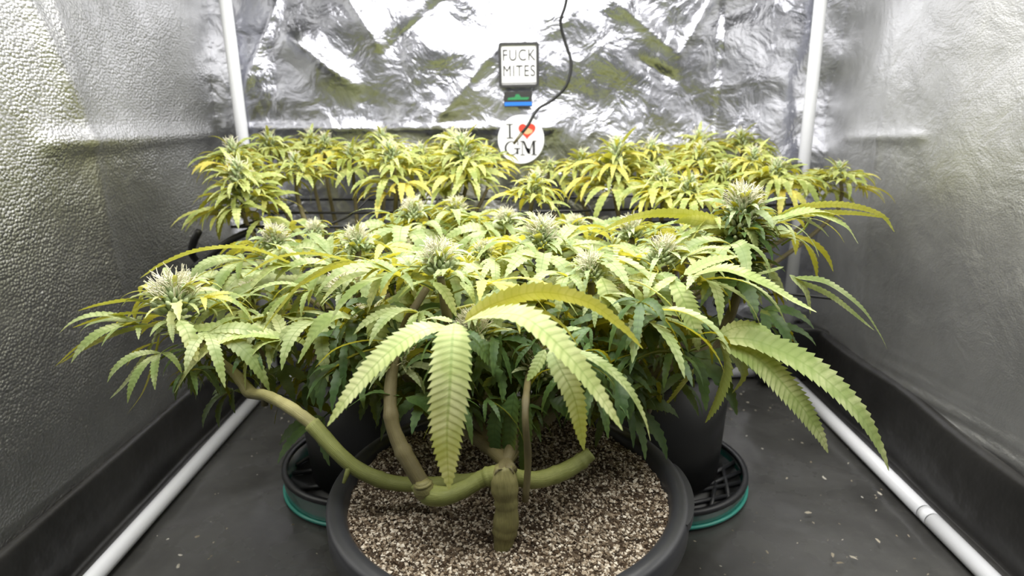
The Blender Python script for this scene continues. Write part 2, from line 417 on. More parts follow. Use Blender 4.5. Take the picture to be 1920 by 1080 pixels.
def rect(x0, z0, x1, z1): return [(cx+r*x0, cz+r*z0), (cx+r*x1, cz+r*z0), (cx+r*x1, cz+r*z1), (cx+r*x0, cz+r*z1)]
strokes([rect(-.52, .08, -.44, .62), rect(-.62, .62, -.34, .66), rect(-.62, .05, -.34, .09)], 'lettering')
arc = []
for k in range(24):
    t0, t1 = [math.radians(48+(300-0)*q/24) for q in (k, k+1)]
    th0, th1 = [.03+.055*max(0, -math.cos(t)) for t in (t0, t1)]
    arc.append([(cx+r*(-.42+.30*math.cos(t0)), cz+r*(-.36+.30*math.sin(t0))), (cx+r*(-.42+.30*math.cos(t1)), cz+r*(-.36+.30*math.sin(t1))),
                (cx+r*(-.42+(.30-th1)*math.cos(t1)), cz+r*(-.36+(.30-th1)*math.sin(t1))), (cx+r*(-.42+(.30-th0)*math.cos(t0)), cz+r*(-.36+(.30-th0)*math.sin(t0)))])
strokes(arc+[rect(-.20, -.62, -.12, -.38), rect(-.30, -.40, -.04, -.36), rect(-.16, -.24, -.12, -.06)], 'lettering')
def quad(*p): return [(cx+r*x, cz+r*z) for x, z in p]
strokes([rect(.04, -.64, .07, -.10), rect(-.04, -.67, .16, -.64), rect(-.04, -.10, .14, -.06), quad((.06, -.08), (.16, -.08), (.36, -.58), (.30, -.62)),
         quad((.30, -.62), (.36, -.58), (.54, -.08), (.50, -.08)), rect(.50, -.64, .60, -.10), rect(.44, -.67, .68, -.64), rect(.50, -.10, .66, -.06),
         quad((.16, -.34), (.36, -.38), (.40, -.62), (.26, -.56))], 'lettering')
hp = []
for k in range(40):
    t = k*2*math.pi/40; hp.append((cx+r*(.26+.023*16*math.sin(t)**3), cz+r*(.38+.023*(13*math.cos(t)-5*math.cos(2*t)-2*math.cos(3*t)-math.cos(4*t)))))
prism(hp, YS+.0002, YS+.001).build('heart', plain('print_red', (.70, .055, .03)), e, False)
prism([(cx+r*(.28+.20*math.cos(t*.3)*(1+.25*math.sin(t*1.7))), cz+r*(.34+.13*math.sin(t*.3))) for t in range(21)], YS-.0002, YS+.0002).build('heart_patch', plain('print_cream', (.72, .42, .22)), e, False)

e = empty('cable', tuple(at(963, 270, 1.30))); tag(e, 'thin black cable hanging in front of the round sticker', 'cable')
cp = [at(x, y, Y) for x, y, Y in ((1075, -120, 1.28), (1062, 0, 1.29), (1051, 40, 1.295), (1060, 80, 1.30), (1071, 118, 1.30), (1062, 160, 1.30), (1035, 188, 1.305), (1008, 205, 1.305), (990, 235, 1.30), (978, 250, 1.30))]
tube(cp, .0030, 8, 60).build('cord', WIRE, e)
tube([at(979, 249, 1.30), at(963, 270, 1.30)], [.0034, .0026], 8).build('probe_tip', plain('probe_brass', (.12, .10, .05), .4), e)

# ------------------------------------------------------------------ pots, saucers, soil
def make_pot(c, rad, hgt, label, lip=.017):
    e = empty('plant_pot', (c[0], c[1], c[2])); tag(e, label, 'plant pot', 'black plastic plant pots')
    x, y, z = c; b = rad*.80
    lathe([(.0005, 0), (b, 0), (b+.003, .004), (rad-lip, hgt-.03), (rad-lip-.004, hgt-.03), (b-.003, .008), (.0005, .006)], 96, c).build('body', BLACK, e)
    lathe([(rad-lip-.003, hgt-.032), (rad-.003, hgt-.030), (rad, hgt-.026), (rad, hgt-.004), (rad-.003, hgt), (rad-lip+.004, hgt), (rad-lip, hgt-.004), (rad-lip-.006, hgt-.032)], 96, c).build('rim', RIM, e)
    for s in (1,):
        mb = MB(); k = 16; V = []
        for q in range(k+1):
            t = math.radians(-17+34*q/k)+-.12
            bulge = .004*math.sin(math.pi*q/k)**.5
            for rr, zz in ((rad-.004, -.002), (rad+bulge, -.002), (rad+bulge, -.010), (rad-.004, -.010)): V.append((x+rr*math.cos(t), y+rr*math.sin(t), z+hgt+zz))
        f = [(i*4+j, i*4+(j+1) % 4, (i+1)*4+(j+1) % 4, (i+1)*4+j) for i in range(k) for j in range(4)]
        mb.add(V, f).build('handle', RIM, e, False)
    return e
FP = (-.027, .553, .003); FR = .172
make_pot(FP, FR, .247, 'large black round pot of pale soil standing nearest the camera')
BLp = (-.262, .975, .016); BRp = (.205, .972, .016)
make_pot(BLp, .128, .235, 'black pot on the saucer with long ribs, behind the front pot', .012)
make_pot(BRp, .132, .235, 'black pot on the saucer with a ribbed grid, behind the front pot', .012)
t = NT('green_plastic'); TEAL = t.set(Base_Color=(.012, .11, .085), Roughness=.22, Transmission_Weight=.25)
t = NT('teal_edge'); TEALE = t.set(Base_Color=(.06, .42, .34), Roughness=.18)
def saucer(c, rad, hgt, label, ribs):
    e = empty('saucer', c); tag(e, label, 'saucer', 'round saucers under the rear pots')
    lathe([(.0005, .002), (rad-.012, .002), (rad-.006, .008), (rad-.004, hgt), (rad, hgt), (rad+.001, hgt-.004), (rad-.001, .006), (rad-.004, 0), (.0005, 0)], 96, c).build('dish', TEAL, e)
    lathe([(rad-.007, hgt-.004), (rad-.007, hgt+.003), (rad+.001, hgt+.003), (rad+.002, hgt-.004)], 96, c, close=True).build('rim', RIM, e)
    lathe([(rad-.003, .0005), (rad-.003, .0045), (rad+.003, .0045), (rad+.003, .0005)], 96, c, close=True).build('foot_edge', TEALE, e)
    lathe([(.0005, .006), (rad-.008, .006), (rad-.008, .009), (.0005, .009)], 96, c).build('liner', BLACK, e)
    for p, q in ribs:
        P = [np.array((c[0]+p[0]*rad, c[1]+p[1]*rad, c[2]+.013)), np.array((c[0]+q[0]*rad, c[1]+q[1]*rad, c[2]+.013))]
        tube(P, .0038, 6).build('rib', RIM, e)
    return e
saucer((-.268, .968, .0), .142, .040, 'dark saucer with teal edge and long ribs under the left rear pot',
       [((-.93, -.1), (.1, .25)), ((-.85, -.45), (.45, -.12)), ((-.62, -.70), (.55, -.45)), ((-.45, -.85), (-.2, -.5)), ((-.95, .1), (-.7, .55))])
saucer((.212, .955, .0), .142, .026, 'dark saucer with teal edge and a grid of ribs under the right rear pot',
       [((-.35, -.86), (.75, -.52)), ((-.6, -.70), (.88, -.30)), ((.3, -.45), (.95, -.08)), ((.5, -.2), (.96, .14)), ((.1, -.88), (.3, -.4)), ((.4, -.8), (.6, -.3)), ((.65, -.62), (.8, .1)), ((-.15, -.9), (.0, -.5))])

def soil_bed(c, rad, z, n_grain, label, gmin, gmax, seed):
    g = np.random.RandomState(seed)
    rs = np.sqrt(np.linspace(0, 1, 28))*rad; V = []; sides = 72
    def hz(x, y): return z+.006*smooth_noise(x-c[0], y-c[1], seed+1, .12)+.003*smooth_noise(x, y, seed+2, .035)
    for r_ in rs:
        a = np.arange(sides)*2*math.pi/sides; x = c[0]+max(r_, .0004)*np.cos(a); y = c[1]+max(r_, .0004)*np.sin(a); V.append(np.stack([x, y, hz(x, y)], 1))
    f = [(i*sides+j, i*sides+(j+1) % sides, (i+1)*sides+(j+1) % sides, (i+1)*sides+j) for i in range(27) for j in range(sides)]
    o = MB().add(np.concatenate(V), f).build('potting_soil', SOIL); tag(o, label, 'soil', kind='stuff')
    if n_grain:
        base = np.array([(1, 0, 0), (-1, 0, 0), (0, 1, 0), (0, -1, 0), (0, 0, 1), (0, 0, -1)], float)
        tri8 = [(0, 2, 4), (2, 1, 4), (1, 3, 4), (3, 0, 4), (2, 0, 5), (1, 2, 5), (3, 1, 5), (0, 3, 5)]
        rr = np.sqrt(g.uniform(0, 1, n_grain))*rad*.985; a = g.uniform(0, 6.283, n_grain); x = c[0]+rr*np.cos(a); y = c[1]+rr*np.sin(a)
        s = gmin+(gmax-gmin)*g.uniform(0, 1, n_grain)**2.2
        P = base[None]*g.uniform(.55, 1.25, (n_grain, 6, 1))*s[:, None, None]
        th = g.uniform(0, 6.28, (n_grain, 1)); ph = g.uniform(-1, 1, (n_grain, 1))
        X, Y_, Z = P[..., 0], P[..., 1], P[..., 2]
        Y2, Z2 = Y_*np.cos(ph)-Z*np.sin(ph), Y_*np.sin(ph)+Z*np.cos(ph)
        P = np.stack([X*np.cos(th)-Y2*np.sin(th), X*np.sin(th)+Y2*np.cos(th), Z2*.8], -1)
        P += np.stack([x, y, hz(x, y)+s*.35], 1)[:, None]
        F = (np.arange(n_grain)[:, None, None]*6+np.array(tri8)[None]).reshape(-1, 3)
        gr = MB().add(P.reshape(-1, 3), [tuple(q) for q in F.tolist()]).build('perlite_grains', GRAIN, o, False)
        gr['kind'] = 'stuff'
    return o
soil_bed(FP, FR-.017, .240, 36000, 'brown potting soil full of pale perlite grains in the front pot', .0006, .0025, 11)
soil_bed(BLp, .112, .215, 0, 'dark potting soil in the left rear pot', 0, 0, 12)
soil_bed(BRp, .116, .215, 0, 'dark potting soil in the right rear pot', 0, 0, 13)

# ------------------------------------------------------------------ leaves
def leaflet(S, width, nt, mb, hint=(0, 0, 1), roll=0., fold=.18, curl=0., cols=4, pleat=.03, prof=(.55, .9), wave=0.):
    """one serrated leaflet along spine S; rows follow the side veins, so every vein and tooth is geometry"""
    m = 2*nt+1; S = catmull(S, m); T, N, B = frames(S, hint)
    L = float(np.linalg.norm(np.diff(S, axis=0), axis=1).sum())
    t = np.linspace(0, 1, m); a, b = prof; pk = (a/(a+b))**a*(b/(a+b))**b
    w = width/2*(np.maximum(t, 1e-4)**a*np.maximum(1-t, 0)**b)/pk; w[0] = width*.03; w[-1] = 0
    tip = (np.arange(m) % 2 == 1); wt = np.where(tip, 1.0, .78); wt[-1] = 1
    x = np.linspace(-1, 1, cols+1); ax = np.abs(x)
    rollv = np.radians(roll)*np.ones(m)+wave*np.sin(t*7)
    Nr = N*np.cos(rollv)[:, None]+B*np.sin(rollv)[:, None]; Br = B*np.cos(rollv)[:, None]-N*np.sin(rollv)[:, None]
    fwd = np.where(tip, .55, .30)[:, None]*w[:, None]*ax[None]           # chevron
    fwd = np.minimum(fwd, (1-t)[:, None]*L*.9)
    off = w[:, None]*wt[:, None]**(ax[None]**3)*x[None]
    hgt = w[:, None]*(fold*ax[None]-curl*ax[None]**2)+np.where(tip, 1, -1)[:, None]*pleat*w[:, None]*np.sin(np.clip(ax, 0, 1)*math.pi*.75)[None]
    V = S[:, None]+Br[:, None]*off[..., None]+T[:, None]*fwd[..., None]+Nr[:, None]*hgt[..., None]
    k = cols+1
    f = [(i*k+j, i*k+j+1, (i+1)*k+j+1, (i+1)*k+j) for i in range(m-1) for j in range(cols)]
    uv = np.stack([np.tile(x, m), np.repeat(np.arange(m)/2., k)], 1)
    mb.add(V.reshape(-1, 3), f, uv); return mb

def droop_spine(p0, d, L, droop, n=7, g=None):
    P = [np.array(p0, float)]; d = unit(np.array(d, float))
    for i in range(n-1):
        P.append(P[-1]+d*L/(n-1)); d = unit(d+np.array((0, 0, -droop*(.6+.8*i/(n-1))))/(n-1)*2.2)
    return np.array(P)
def leaf_mesh(seed, nl, L, pet, elev, droop, width, mat, nt=11, cols=4):
    g = random.Random(seed); mb = MB()
    pe = math.radians(elev); p1 = np.array((pet*math.cos(pe), 0, pet*math.sin(pe)))
    tube([np.zeros(3), p1*.5+np.array((0, 0, pet*.05)), p1], [.0011, .0010], 5, 5, True, mb)
    mb.uv[-1][:, 0] = .0; mb.uv[-1][:, 1] = .0
    fan = {3: (0, 42, -42), 5: (0, 34, -34, 72, -72), 7: (0, 27, -27, 56, -56, 98, -98)}[nl]
    size = {0: 1, 1: .90, 2: .62, 3: .36}
    for i, a in enumerate(fan):
        k = (i+1)//2; a = math.radians(a+g.uniform(-6, 6)); l = L*size[k]*g.uniform(.9, 1.08)
        el = pe*.4+math.radians(g.uniform(-4, 24))
        d = (math.cos(a)*math.cos(el), math.sin(a)*math.cos(el), math.sin(el))
        S = droop_spine(p1, d, l, droop*g.uniform(.7, 1.35))
        leaflet(S, width*l/L*(1.05 if k else 1), max(6, int(nt*(l/L)**.7)), mb, roll=g.uniform(-22, 22)+(10 if a > 0 else -10)*(k > 0),
                fold=g.uniform(.05, .32), curl=g.uniform(-.1, .2), cols=cols, wave=g.uniform(0, .12))
    return mb.mesh('leaf', mat)
TOP, LOW, BACKL, BACKS = [], [], [], []
for s in range(8):
    g = random.Random(100+s); TOP.append(leaf_mesh(100+s, (5, 7, 5, 7)[s % 4], .09, .036, g.uniform(2, 24), g.uniform(.55, 1.15), .0172, LEAF, 15))
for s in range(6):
    g = random.Random(200+s); LOW.append(leaf_mesh(200+s, (5, 3, 7)[s % 3], .09, .042, g.uniform(-5, 25), g.uniform(.6, 1.5), .0225, LEAF_SHADED, 9))
for s in range(7):
    g = random.Random(300+s); BACKL.append(leaf_mesh(300+s, (5, 7)[s % 2], .09, .030, g.uniform(5, 34), g.uniform(.45, 1.15), .0170, LEAF_BACK, 10, 2))
COUNT = {}
def place_leaf(parent, me, p, az, size, tilt=0., name='leaf'):
    o = bpy.data.objects.new(name, me); link(o, parent)
    o.location = Vector(p)-parent.location; o.rotation_euler = Euler((R.uniform(-.18, .18), tilt, az), 'XYZ'); o.scale = (size/.09,)*3
    COUNT[parent.name] = COUNT.get(parent.name, 0)+1; return o

# ------------------------------------------------------------------ flower buds
_ico = bmesh.new(); bmesh.ops.create_icosphere(_ico, subdivisions=1, radius=1)
ICO_V = np.array([v.co[:] for v in _ico.verts]); ICO_F = [tuple(v.index for v in f.verts) for f in _ico.faces]; _ico.free()
def bud_meshes(seed, r, h, n_cal, n_leaf, n_pis, leaf_mat, lr=(.8, 1.7)):
    g = np.random.RandomState(seed); cal = MB(); lf = MB(); pis = MB()
    for k in range(n_cal):
        t = (k+.5)/n_cal; a = k*2.39996; rr = r*(1-t**1.6)*.75+.05*r; z = h*t
        d = unit(np.array((math.cos(a), math.sin(a), .5+1.2*t))); c = np.array((rr*math.cos(a), rr*math.sin(a), z))
        s = r*g.uniform(.17, .26); b1 = unit(np.cross(d, (.3, .2, 1))); b2 = np.cross(d, b1)
        zz = ICO_V[:, 2:]; V = c+s*(ICO_V[:, :1]*b1*(.66-.3*zz)+ICO_V[:, 1:2]*b2*(.66-.3*zz)+zz*d*1.7); cal.add(V, ICO_F)
    for k in range(n_leaf):
        t = g.uniform(0, .8); a = k*2.39996+g.uniform(-.3, .3); el = math.radians(g.uniform(0, 62)*(.6+.7*t)); l = r*g.uniform(*lr)*(1.1-.45*t)*1.45
        p0 = np.array((r*.4*math.cos(a), r*.4*math.sin(a), h*t)); d = (math.cos(a)*math.cos(el), math.sin(a)*math.cos(el), math.sin(el))
        leaflet(droop_spine(p0, d, l, g.uniform(.3, 1.3)), l*g.uniform(.16, .26), 7, lf, cols=2, roll=g.uniform(-30, 30), fold=.25)
    for k in range(n_pis):
        t = g.uniform(.15, 1)**.7; a = g.uniform(0, 6.283); rr = r*(1-t**1.6)*.8+.06*r
        p = np.array((rr*math.cos(a), rr*math.sin(a), h*t+r*.15)); d = unit(np.array((math.cos(a)*g.uniform(.3, 1), math.sin(a)*g.uniform(.3, 1), g.uniform(.2, 1.2))))
        l = r*g.uniform(.45, .9); q = p+d*l*.55; e2 = q+unit(d+g.uniform(-.8, .8, 3))*l*.5
        tube([p, q, e2], [.00042, .00042, .00022], 3, 4, False, pis)
    return cal.mesh('bud', BUD), lf.mesh('sugar_leaves', leaf_mat), pis.mesh('pistils', PIST)
BUDS = [bud_meshes(500+i, .0165, .021, 70, 28, 200, LEAF_FROST) for i in range(4)]
BUDS_LOW = [bud_meshes(560+i, .0165, .026, 60, 60, 40, LEAF_SHADED, (.8, 1.5)) for i in range(2)]  # lower buds: shade is painted into the colour of their sugar leaves
BUDS_BACK = [bud_meshes(600+i, .014, .030, 44, 40, 50, LEAF_FROST_BACK, (.9, 2.2)) for i in range(3)]
def place_bud(parent, kit, p, s):
    b = bpy.data.objects.new('bud', kit[0]); link(b, parent); b.location = Vector(p)-parent.location
    b.rotation_euler = (R.uniform(-.15, .15), R.uniform(-.15, .15), R.uniform(0, 6.28)); b.scale = (s,)*3
    for me, nm in ((kit[1], 'sugar_leaves'), (kit[2], 'pistils')):
        c = bpy.data.objects.new(nm, me); link(c, b); c['kind'] = 'stuff'
    return b

# ------------------------------------------------------------------ the front plant
front = empty('leafy_plant', (FP[0], .48, .235))
tag(front, 'wide low bushy plant with drooping serrated leaves in the front pot', 'plant', 'bushy potted plants')
def hero(leaflets, mat=LEAF_HERO, petiole=None, parent=None, pet_mat=None):
    """a leaf whose leaflets are given one by one: spine points (x, y, depth), width in px, roll"""
    parent = parent or front; mb = MB()
    for pts, wpx, roll in leaflets:
        P = np.array([at(*p) for p in pts]); wm = wpx*depth(P[len(P)//2])/F_PX
        Lg = np.linalg.norm(np.diff(P, axis=0), axis=1).sum()
        leaflet(P, wm, int(np.clip(Lg/.0052, 8, 26)), mb, roll=roll, fold=R.uniform(.10, .25), curl=R.uniform(0, .15), pleat=.038, prof=(.36, .80))
    if petiole:
        tube([at(*p) for p in petiole], [.0013, .0011], 6, 8, True, mb); mb.uv[-1][:] = 0
    COUNT[parent.name] = COUNT.get(parent.name, 0)+1
    return mb.build('leaf', mat, parent)

# trunk and trained branches
def branch(pts, r, mat=STEM, name='branch', bump=.06, parent=None):
    return tube([at(*p) if isinstance(p, tuple) else p for p in pts], np.array(r)*.87, 10, len(pts)*7, True, None, bump).build(name, mat, parent or front)
branch([(945, 1062, .470), (944, 1020, .472), (950, 960, .474), (945, 900, .476), (944, 873, .478)], [.0118, .0100, .0098, .0112, .0135, .0116, .0108, .0142, .0132, .0085], TRUNK, 'trunk', .03)
branch([(948, 885, .478), (905, 897, .480), (872, 916, .474), (835, 930, .470), (800, 925, .476), (785, 905, .482)], [.0088, .0085, .0082, .0085, .0105, .009], STEM)
branch([(800, 922, .478), (775, 880, .484), (748, 830, .492), (733, 780, .500), (735, 700, .52), (760, 610, .54), (800, 540, .56)], [.0085, .0080, .0072, .0065, .005, .0045, .004], BARK)
branch([(946, 888, .486), (880, 902, .500), (800, 908, .510), (735, 905, .512), (680, 885, .512), (640, 855, .515), (584, 794, .527)], [.008, .008, .0078, .0078, .0078, .0080, .0082], STEM)
branch([(592, 800, .525), (545, 765, .54), (500, 742, .56), (468, 735, .575), (440, 700, .585), (380, 650, .60), (330, 600, .61)], [.0068, .0064, .0060, .0066, .005, .0045, .004], TRUNK, 'branch', .12)
branch([(948, 890, .482), (1000, 900, .490), (1050, 887, .500), (1085, 868, .510), (1108, 850, .515)], [.0085, .0085, .0085, .0085, .0070], STEM)
branch([(946, 884, .478), (948, 868, .490), (1000, 800, .56), (1060, 752, .62), (1130, 745, .64), (1190, 718, .66), (1240, 690, .67), (1300, 665, .68), (1345, 640, .69), (1380, 560, .70), (1395, 470, .71), (1395, 420, .72)], [.0060, .0075, .010, .010, .0105, .0105, .0095, .008, .0065, .005, .004], BARK)
branch([(1140, 735, .64), (1200, 690, .655), (1250, 640, .665), (1265, 560, .67), (1245, 500, .67)], [.008, .007, .006, .005, .004], BARK)
branch([(1215, 705, .66), (1218, 760, .655), (1205, 790, .65)], [.005, .0045, .004], BARK)
branch([(985, 940, .475), (990, 860, .478), (985, 760, .49), (1000, 640, .60), (1015, 470, .69)], [.0034, .0034, .0036, .0045, .004], BARK)
branch([(946, 884, .478), (948, 868, .490), (900, 800, .56), (870, 700, .58), (840, 600, .57), (826, 520, .565)], [.0060, .0075, .007, .006, .004], BARK)
branch([(946, 884, .478), (948, 868, .490), (1000, 760, .56), (1080, 700, .58), (1108, 620, .60), (1108, 530, .605)], [.0060, .0070, .006, .005, .004], BARK)
branch([(946, 884, .478), (948, 868, .490), (820, 760, .62), (700, 640, .68), (672, 540, .70), (672, 470, .72)], [.0060, .0072, .006, .005, .004], BARK)
branch([(946, 884, .478), (948, 868, .490), (900, 700, .72), (840, 560, .84), (800, 460, .88), (775, 415, .90)], [.0060, .0072, .006, .005, .004], BARK)
branch([(946, 884, .478), (948, 868, .490), (1040, 700, .72), (1130, 560, .78), (1180, 480, .79), (1185, 445, .79)], [.0060, .0072, .006, .005, .004], BARK)

branch([(656, 872, .510), (650, 890, .506), (644, 906, .504)], [.0032, .0028, .0016], STEM, 'leaf_stub')
branch([(797, 928, .476), (795, 915, .474), (792, 903, .474)], [.0085, .0105, .0070], TRUNK, 'knot', .1)
# flower sites: px x, px y of the bud's foot, depth, bud size, leaf size, number of upper and lower leaves
SITES = [(330, 580, .600, 1.55, .068, 9, 0), (515, 462, .800, 1.15, .085, 9, 5), (672, 470, .720, 1.15, .090, 9, 6), (826, 508, .565, 1.15, .082, 8, 5),
         (650, 552, .660, 1.1, .080, 6, 7), (1015, 457, .690, 1.25, .090, 9, 6), (1108, 520, .605, 1.0, .080, 8, 5), (1240, 490, .665, 1.1, .085, 8, 5),
         (1185, 445, .790, 1.1, .090, 10, 5), (1393, 405, .720, 1.45, .074, 6, 8), (775, 408, .900, 1.1, .090, 10, 3), (852, 405, .920, 1.1, .090, 10, 3),
         (950, 420, .860, .9, .090, 9, 3), (1290, 440, .840, .9, .085, 7, 3), (590, 440, .86, .8, .090, 8, 3), (1080, 430, .88, .8, .090, 8, 3),
         (905, 480, .66, .7, .080, 6, 5), (760, 470, .80, .6, .085, 7, 4), (470, 560, .68, .8, .080, 6, 5)]
for i, (x, y, Y, bs, ls, nu, nlow) in enumerate(SITES):
    p = at(x, y, Y); place_bud(front, BUDS[i % 4], p, bs*.84)
    if i >= 12: tube([p, p+np.array((0, .01, -.06)), p+np.array((0, .0, -.13))], [.003, .004], 6, 8).build('branch', BARK, front)
    a0 = R.uniform(0, 6.28)
    for k in range(nu):
        az = a0+k*2.39996+R.uniform(-.25, .25); dz = -.004-.045*(k/nu)
        q = p+np.array((.006*math.cos(az), .006*math.sin(az), dz+.004))
        sz = ls*(.76+.66*k/nu)*R.uniform(.88, 1.15)
        if Y < .62 and -2.2 < math.atan2(math.sin(az), math.cos(az)) < -.9: sz *= .62      # leave room for the leaves laid by hand
        place_leaf(front, TOP[R.randrange(8)], q, az, sz, R.uniform(-.12, .18))
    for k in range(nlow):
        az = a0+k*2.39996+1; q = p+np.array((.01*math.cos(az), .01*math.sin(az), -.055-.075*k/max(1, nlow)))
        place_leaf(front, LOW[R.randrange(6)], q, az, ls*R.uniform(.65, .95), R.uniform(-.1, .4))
# tall flower stem in shade-coloured leaves under the high bud at the right
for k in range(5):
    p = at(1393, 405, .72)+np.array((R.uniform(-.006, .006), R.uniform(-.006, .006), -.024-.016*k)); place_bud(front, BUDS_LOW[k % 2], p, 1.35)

H_ = hero
H_([([(852, 606, .462), (848, 640, .440), (844, 720, .418), (838, 820, .408), (842, 918, .408)], 84, 0),
    ([(838, 612, .462), (785, 622, .446), (720, 668, .428), (660, 735, .416), (613, 800, .410)], 62, -14),
    ([(868, 606, .462), (915, 590, .446), (985, 596, .424), (1060, 660, .408), (1120, 735, .402), (1168, 808, .402)], 74, 10),
    ([(872, 600, .470), (930, 568, .468), (1010, 548, .462), (1100, 566, .452), (1165, 612, .444), (1206, 655, .440)], 50, -66),
    ([(930, 585, .470), (1000, 580, .462), (1050, 606, .452), (1085, 650, .446)], 24, -50),
    ([(848, 604, .470), (820, 596, .480), (790, 600, .488)], 22, 0)], petiole=[(870, 640, .52), (862, 620, .49), (858, 606, .466)])
H_([([(1032, 655, .475), (1050, 690, .458), (1078, 750, .448), (1095, 845, .444)], 48, 10), ([(1040, 650, .475), (1110, 672, .452), (1170, 720, .440), (1205, 778, .435), (1220, 828, .434)], 52, -12),
    ([(1022, 655, .48), (1005, 690, .47), (988, 715, .465)], 30, 0), ([(1030, 645, .485), (1060, 620, .49), (1090, 615, .49)], 22, 10)], LEAF)
H_([([(1345, 634, .600), (1420, 640, .585), (1520, 690, .562), (1605, 768, .545), (1650, 840, .538), (1667, 884, .536)], 70, 24),
    ([(1350, 638, .600), (1420, 672, .580), (1490, 745, .560), (1535, 810, .552), (1553, 850, .550)], 66, 28),
    ([(1345, 630, .602), (1385, 612, .606), (1425, 615, .602), (1460, 638, .595)], 34, 20), ([(1340, 628, .602), (1322, 612, .602), (1308, 596, .60)], 26, 0)],
   petiole=[(1290, 660, .66), (1320, 648, .63), (1345, 634, .600)])
H_([([(1350, 640, .598), (1360, 690, .592), (1345, 745, .590), (1322, 793, .588)], 52, -50)], LEAF)
H_([([(1358, 645, .60), (1385, 680, .598), (1392, 705, .597), (1372, 738, .597)], 34, 40)], LEAF)
H_([([(1312, 684, .64), (1290, 710, .635), (1262, 745, .632), (1240, 768, .632)], 44, 30)], LEAF)
H_([([(1300, 516, .600), (1360, 505, .585), (1430, 530, .572), (1485, 562, .566), (1532, 586, .563)], 56, 6), ([(1262, 524, .600), (1278, 555, .584), (1298, 605, .574), (1310, 658, .570)], 54, -4),
    ([(1268, 518, .602), (1235, 540, .59), (1205, 565, .586)], 26, 0), ([(1282, 515, .61), (1330, 490, .615), (1385, 480, .615)], 26, 30)], petiole=[(1262, 560, .66), (1272, 530, .63), (1280, 518, .605)])
H_([([(1128, 520, .588), (1138, 545, .575), (1148, 580, .568), (1158, 608, .566)], 46, 0), ([(1150, 522, .59), (1200, 532, .575), (1250, 565, .566), (1284, 612, .562)], 32, -18),
    ([(1190, 540, .585), (1200, 570, .580), (1190, 618, .578)], 34, 0), ([(1120, 520, .59), (1080, 525, .588), (1030, 555, .58)], 30, 14)])
H_([([(1290, 628, .58), (1230, 606, .57), (1150, 600, .560), (1075, 625, .552)], 50, 40)], LEAF_SHADED)
H_([([(1440, 418, .720), (1500, 390, .712), (1580, 384, .700), (1650, 402, .690), (1678, 436, .688)], 22, -50), ([(1440, 415, .72), (1510, 396, .700), (1580, 420, .690), (1610, 458, .688)], 34, 20),
    ([(1435, 412, .715), (1490, 405, .705), (1535, 425, .698), (1555, 445, .696)], 24, 15), ([(1445, 420, .73), (1520, 402, .725), (1600, 400, .72), (1670, 410, .715)], 17, -55)], petiole=[(1465, 460, .74), (1505, 432, .735), (1520, 410, .725)])
H_([([(1370, 432, .715), (1320, 408, .705), (1240, 400, .690), (1175, 412, .680), (1115, 440, .675)], 27, 60), ([(1375, 440, .715), (1330, 420, .70), (1290, 412, .69), (1262, 418, .685)], 36, 62),
    ([(1395, 425, .70), (1410, 440, .69), (1420, 468, .686)], 28, 0), ([(1420, 415, .705), (1450, 425, .695), (1460, 445, .692)], 24, 0), ([(1375, 425, .705), (1310, 430, .69), (1265, 455, .682)], 24, -10)])
H_([([(1490, 520, .66), (1550, 530, .65), (1612, 575, .64), (1648, 625, .636), (1664, 656, .635)], 32, 10), ([(1495, 526, .665), (1560, 556, .66), (1640, 620, .655)], 14, 50),
    ([(1480, 515, .66), (1510, 545, .655), (1520, 590, .652)], 22, 30), ([(1470, 500, .67), (1440, 510, .67), (1400, 520, .67)], 20, 0)], LEAF)
# left flower group
H_([([(310, 572, .590), (250, 562, .585), (190, 570, .580), (145, 583, .578)], 17, 40), ([(300, 590, .588), (240, 588, .580), (180, 600, .575), (135, 615, .572)], 22, 30),
    ([(310, 600, .585), (240, 606, .576), (160, 640, .570), (102, 688, .566)], 18, 20), ([(300, 608, .580), (230, 622, .572), (165, 650, .566), (112, 682, .562)], 18, 46),
    ([(335, 600, .570), (350, 620, .562), (362, 655, .558), (370, 678, .557)], 34, 0)])
H_([([(528, 634, .600), (470, 626, .585), (410, 640, .572), (360, 685, .562), (327, 738, .558)], 38, -16), ([(530, 636, .600), (490, 645, .585), (462, 680, .575), (460, 738, .571)], 36, 6),
    ([(535, 634, .60), (450, 615, .595), (380, 615, .59), (300, 628, .585)], 26, -40), ([(540, 630, .60), (565, 640, .595), (580, 655, .592)], 20, 0), ([(530, 628, .61), (520, 600, .62), (500, 585, .625)], 26, 0)], petiole=[(640, 655, .62), (590, 645, .61), (535, 634, .60)])
H_([([(300, 625, .60), (292, 670, .596), (272, 730, .592), (238, 778, .59)], 30, 20), ([(290, 640, .60), (265, 680, .596), (235, 720, .593), (206, 748, .592)], 24, -20), ([(300, 640, .605), (260, 655, .60), (205, 695, .596)], 14, 30)], LEAF)
H_([([(560, 500, .690), (470, 466, .675), (380, 468, .665), (310, 492, .658), (262, 522, .655)], 34, 22), ([(560, 505, .69), (480, 488, .672), (400, 505, .660), (345, 535, .655)], 30, 12),
    ([(565, 500, .692), (520, 500, .675), (480, 530, .665), (455, 570, .66)], 30, -10), ([(570, 498, .70), (540, 470, .71), (500, 455, .715)], 26, 20)])
H_([([(700, 505, .620), (640, 494, .610), (570, 530, .598), (520, 585, .590), (490, 625, .587)], 24, 30), ([(705, 506, .62), (600, 478, .612), (520, 484, .604), (455, 520, .598)], 32, 24), ([(690, 510, .622), (640, 530, .61), (600, 570, .604)], 30, -8)])
H_([([(748, 508, .575), (716, 520, .562), (698, 555, .555), (688, 590, .553)], 40, 6), ([(765, 512, .575), (795, 530, .572), (812, 545, .57)], 34, -60), ([(745, 506, .578), (690, 496, .575), (630, 500, .57), (565, 535, .565)], 22, 40)])
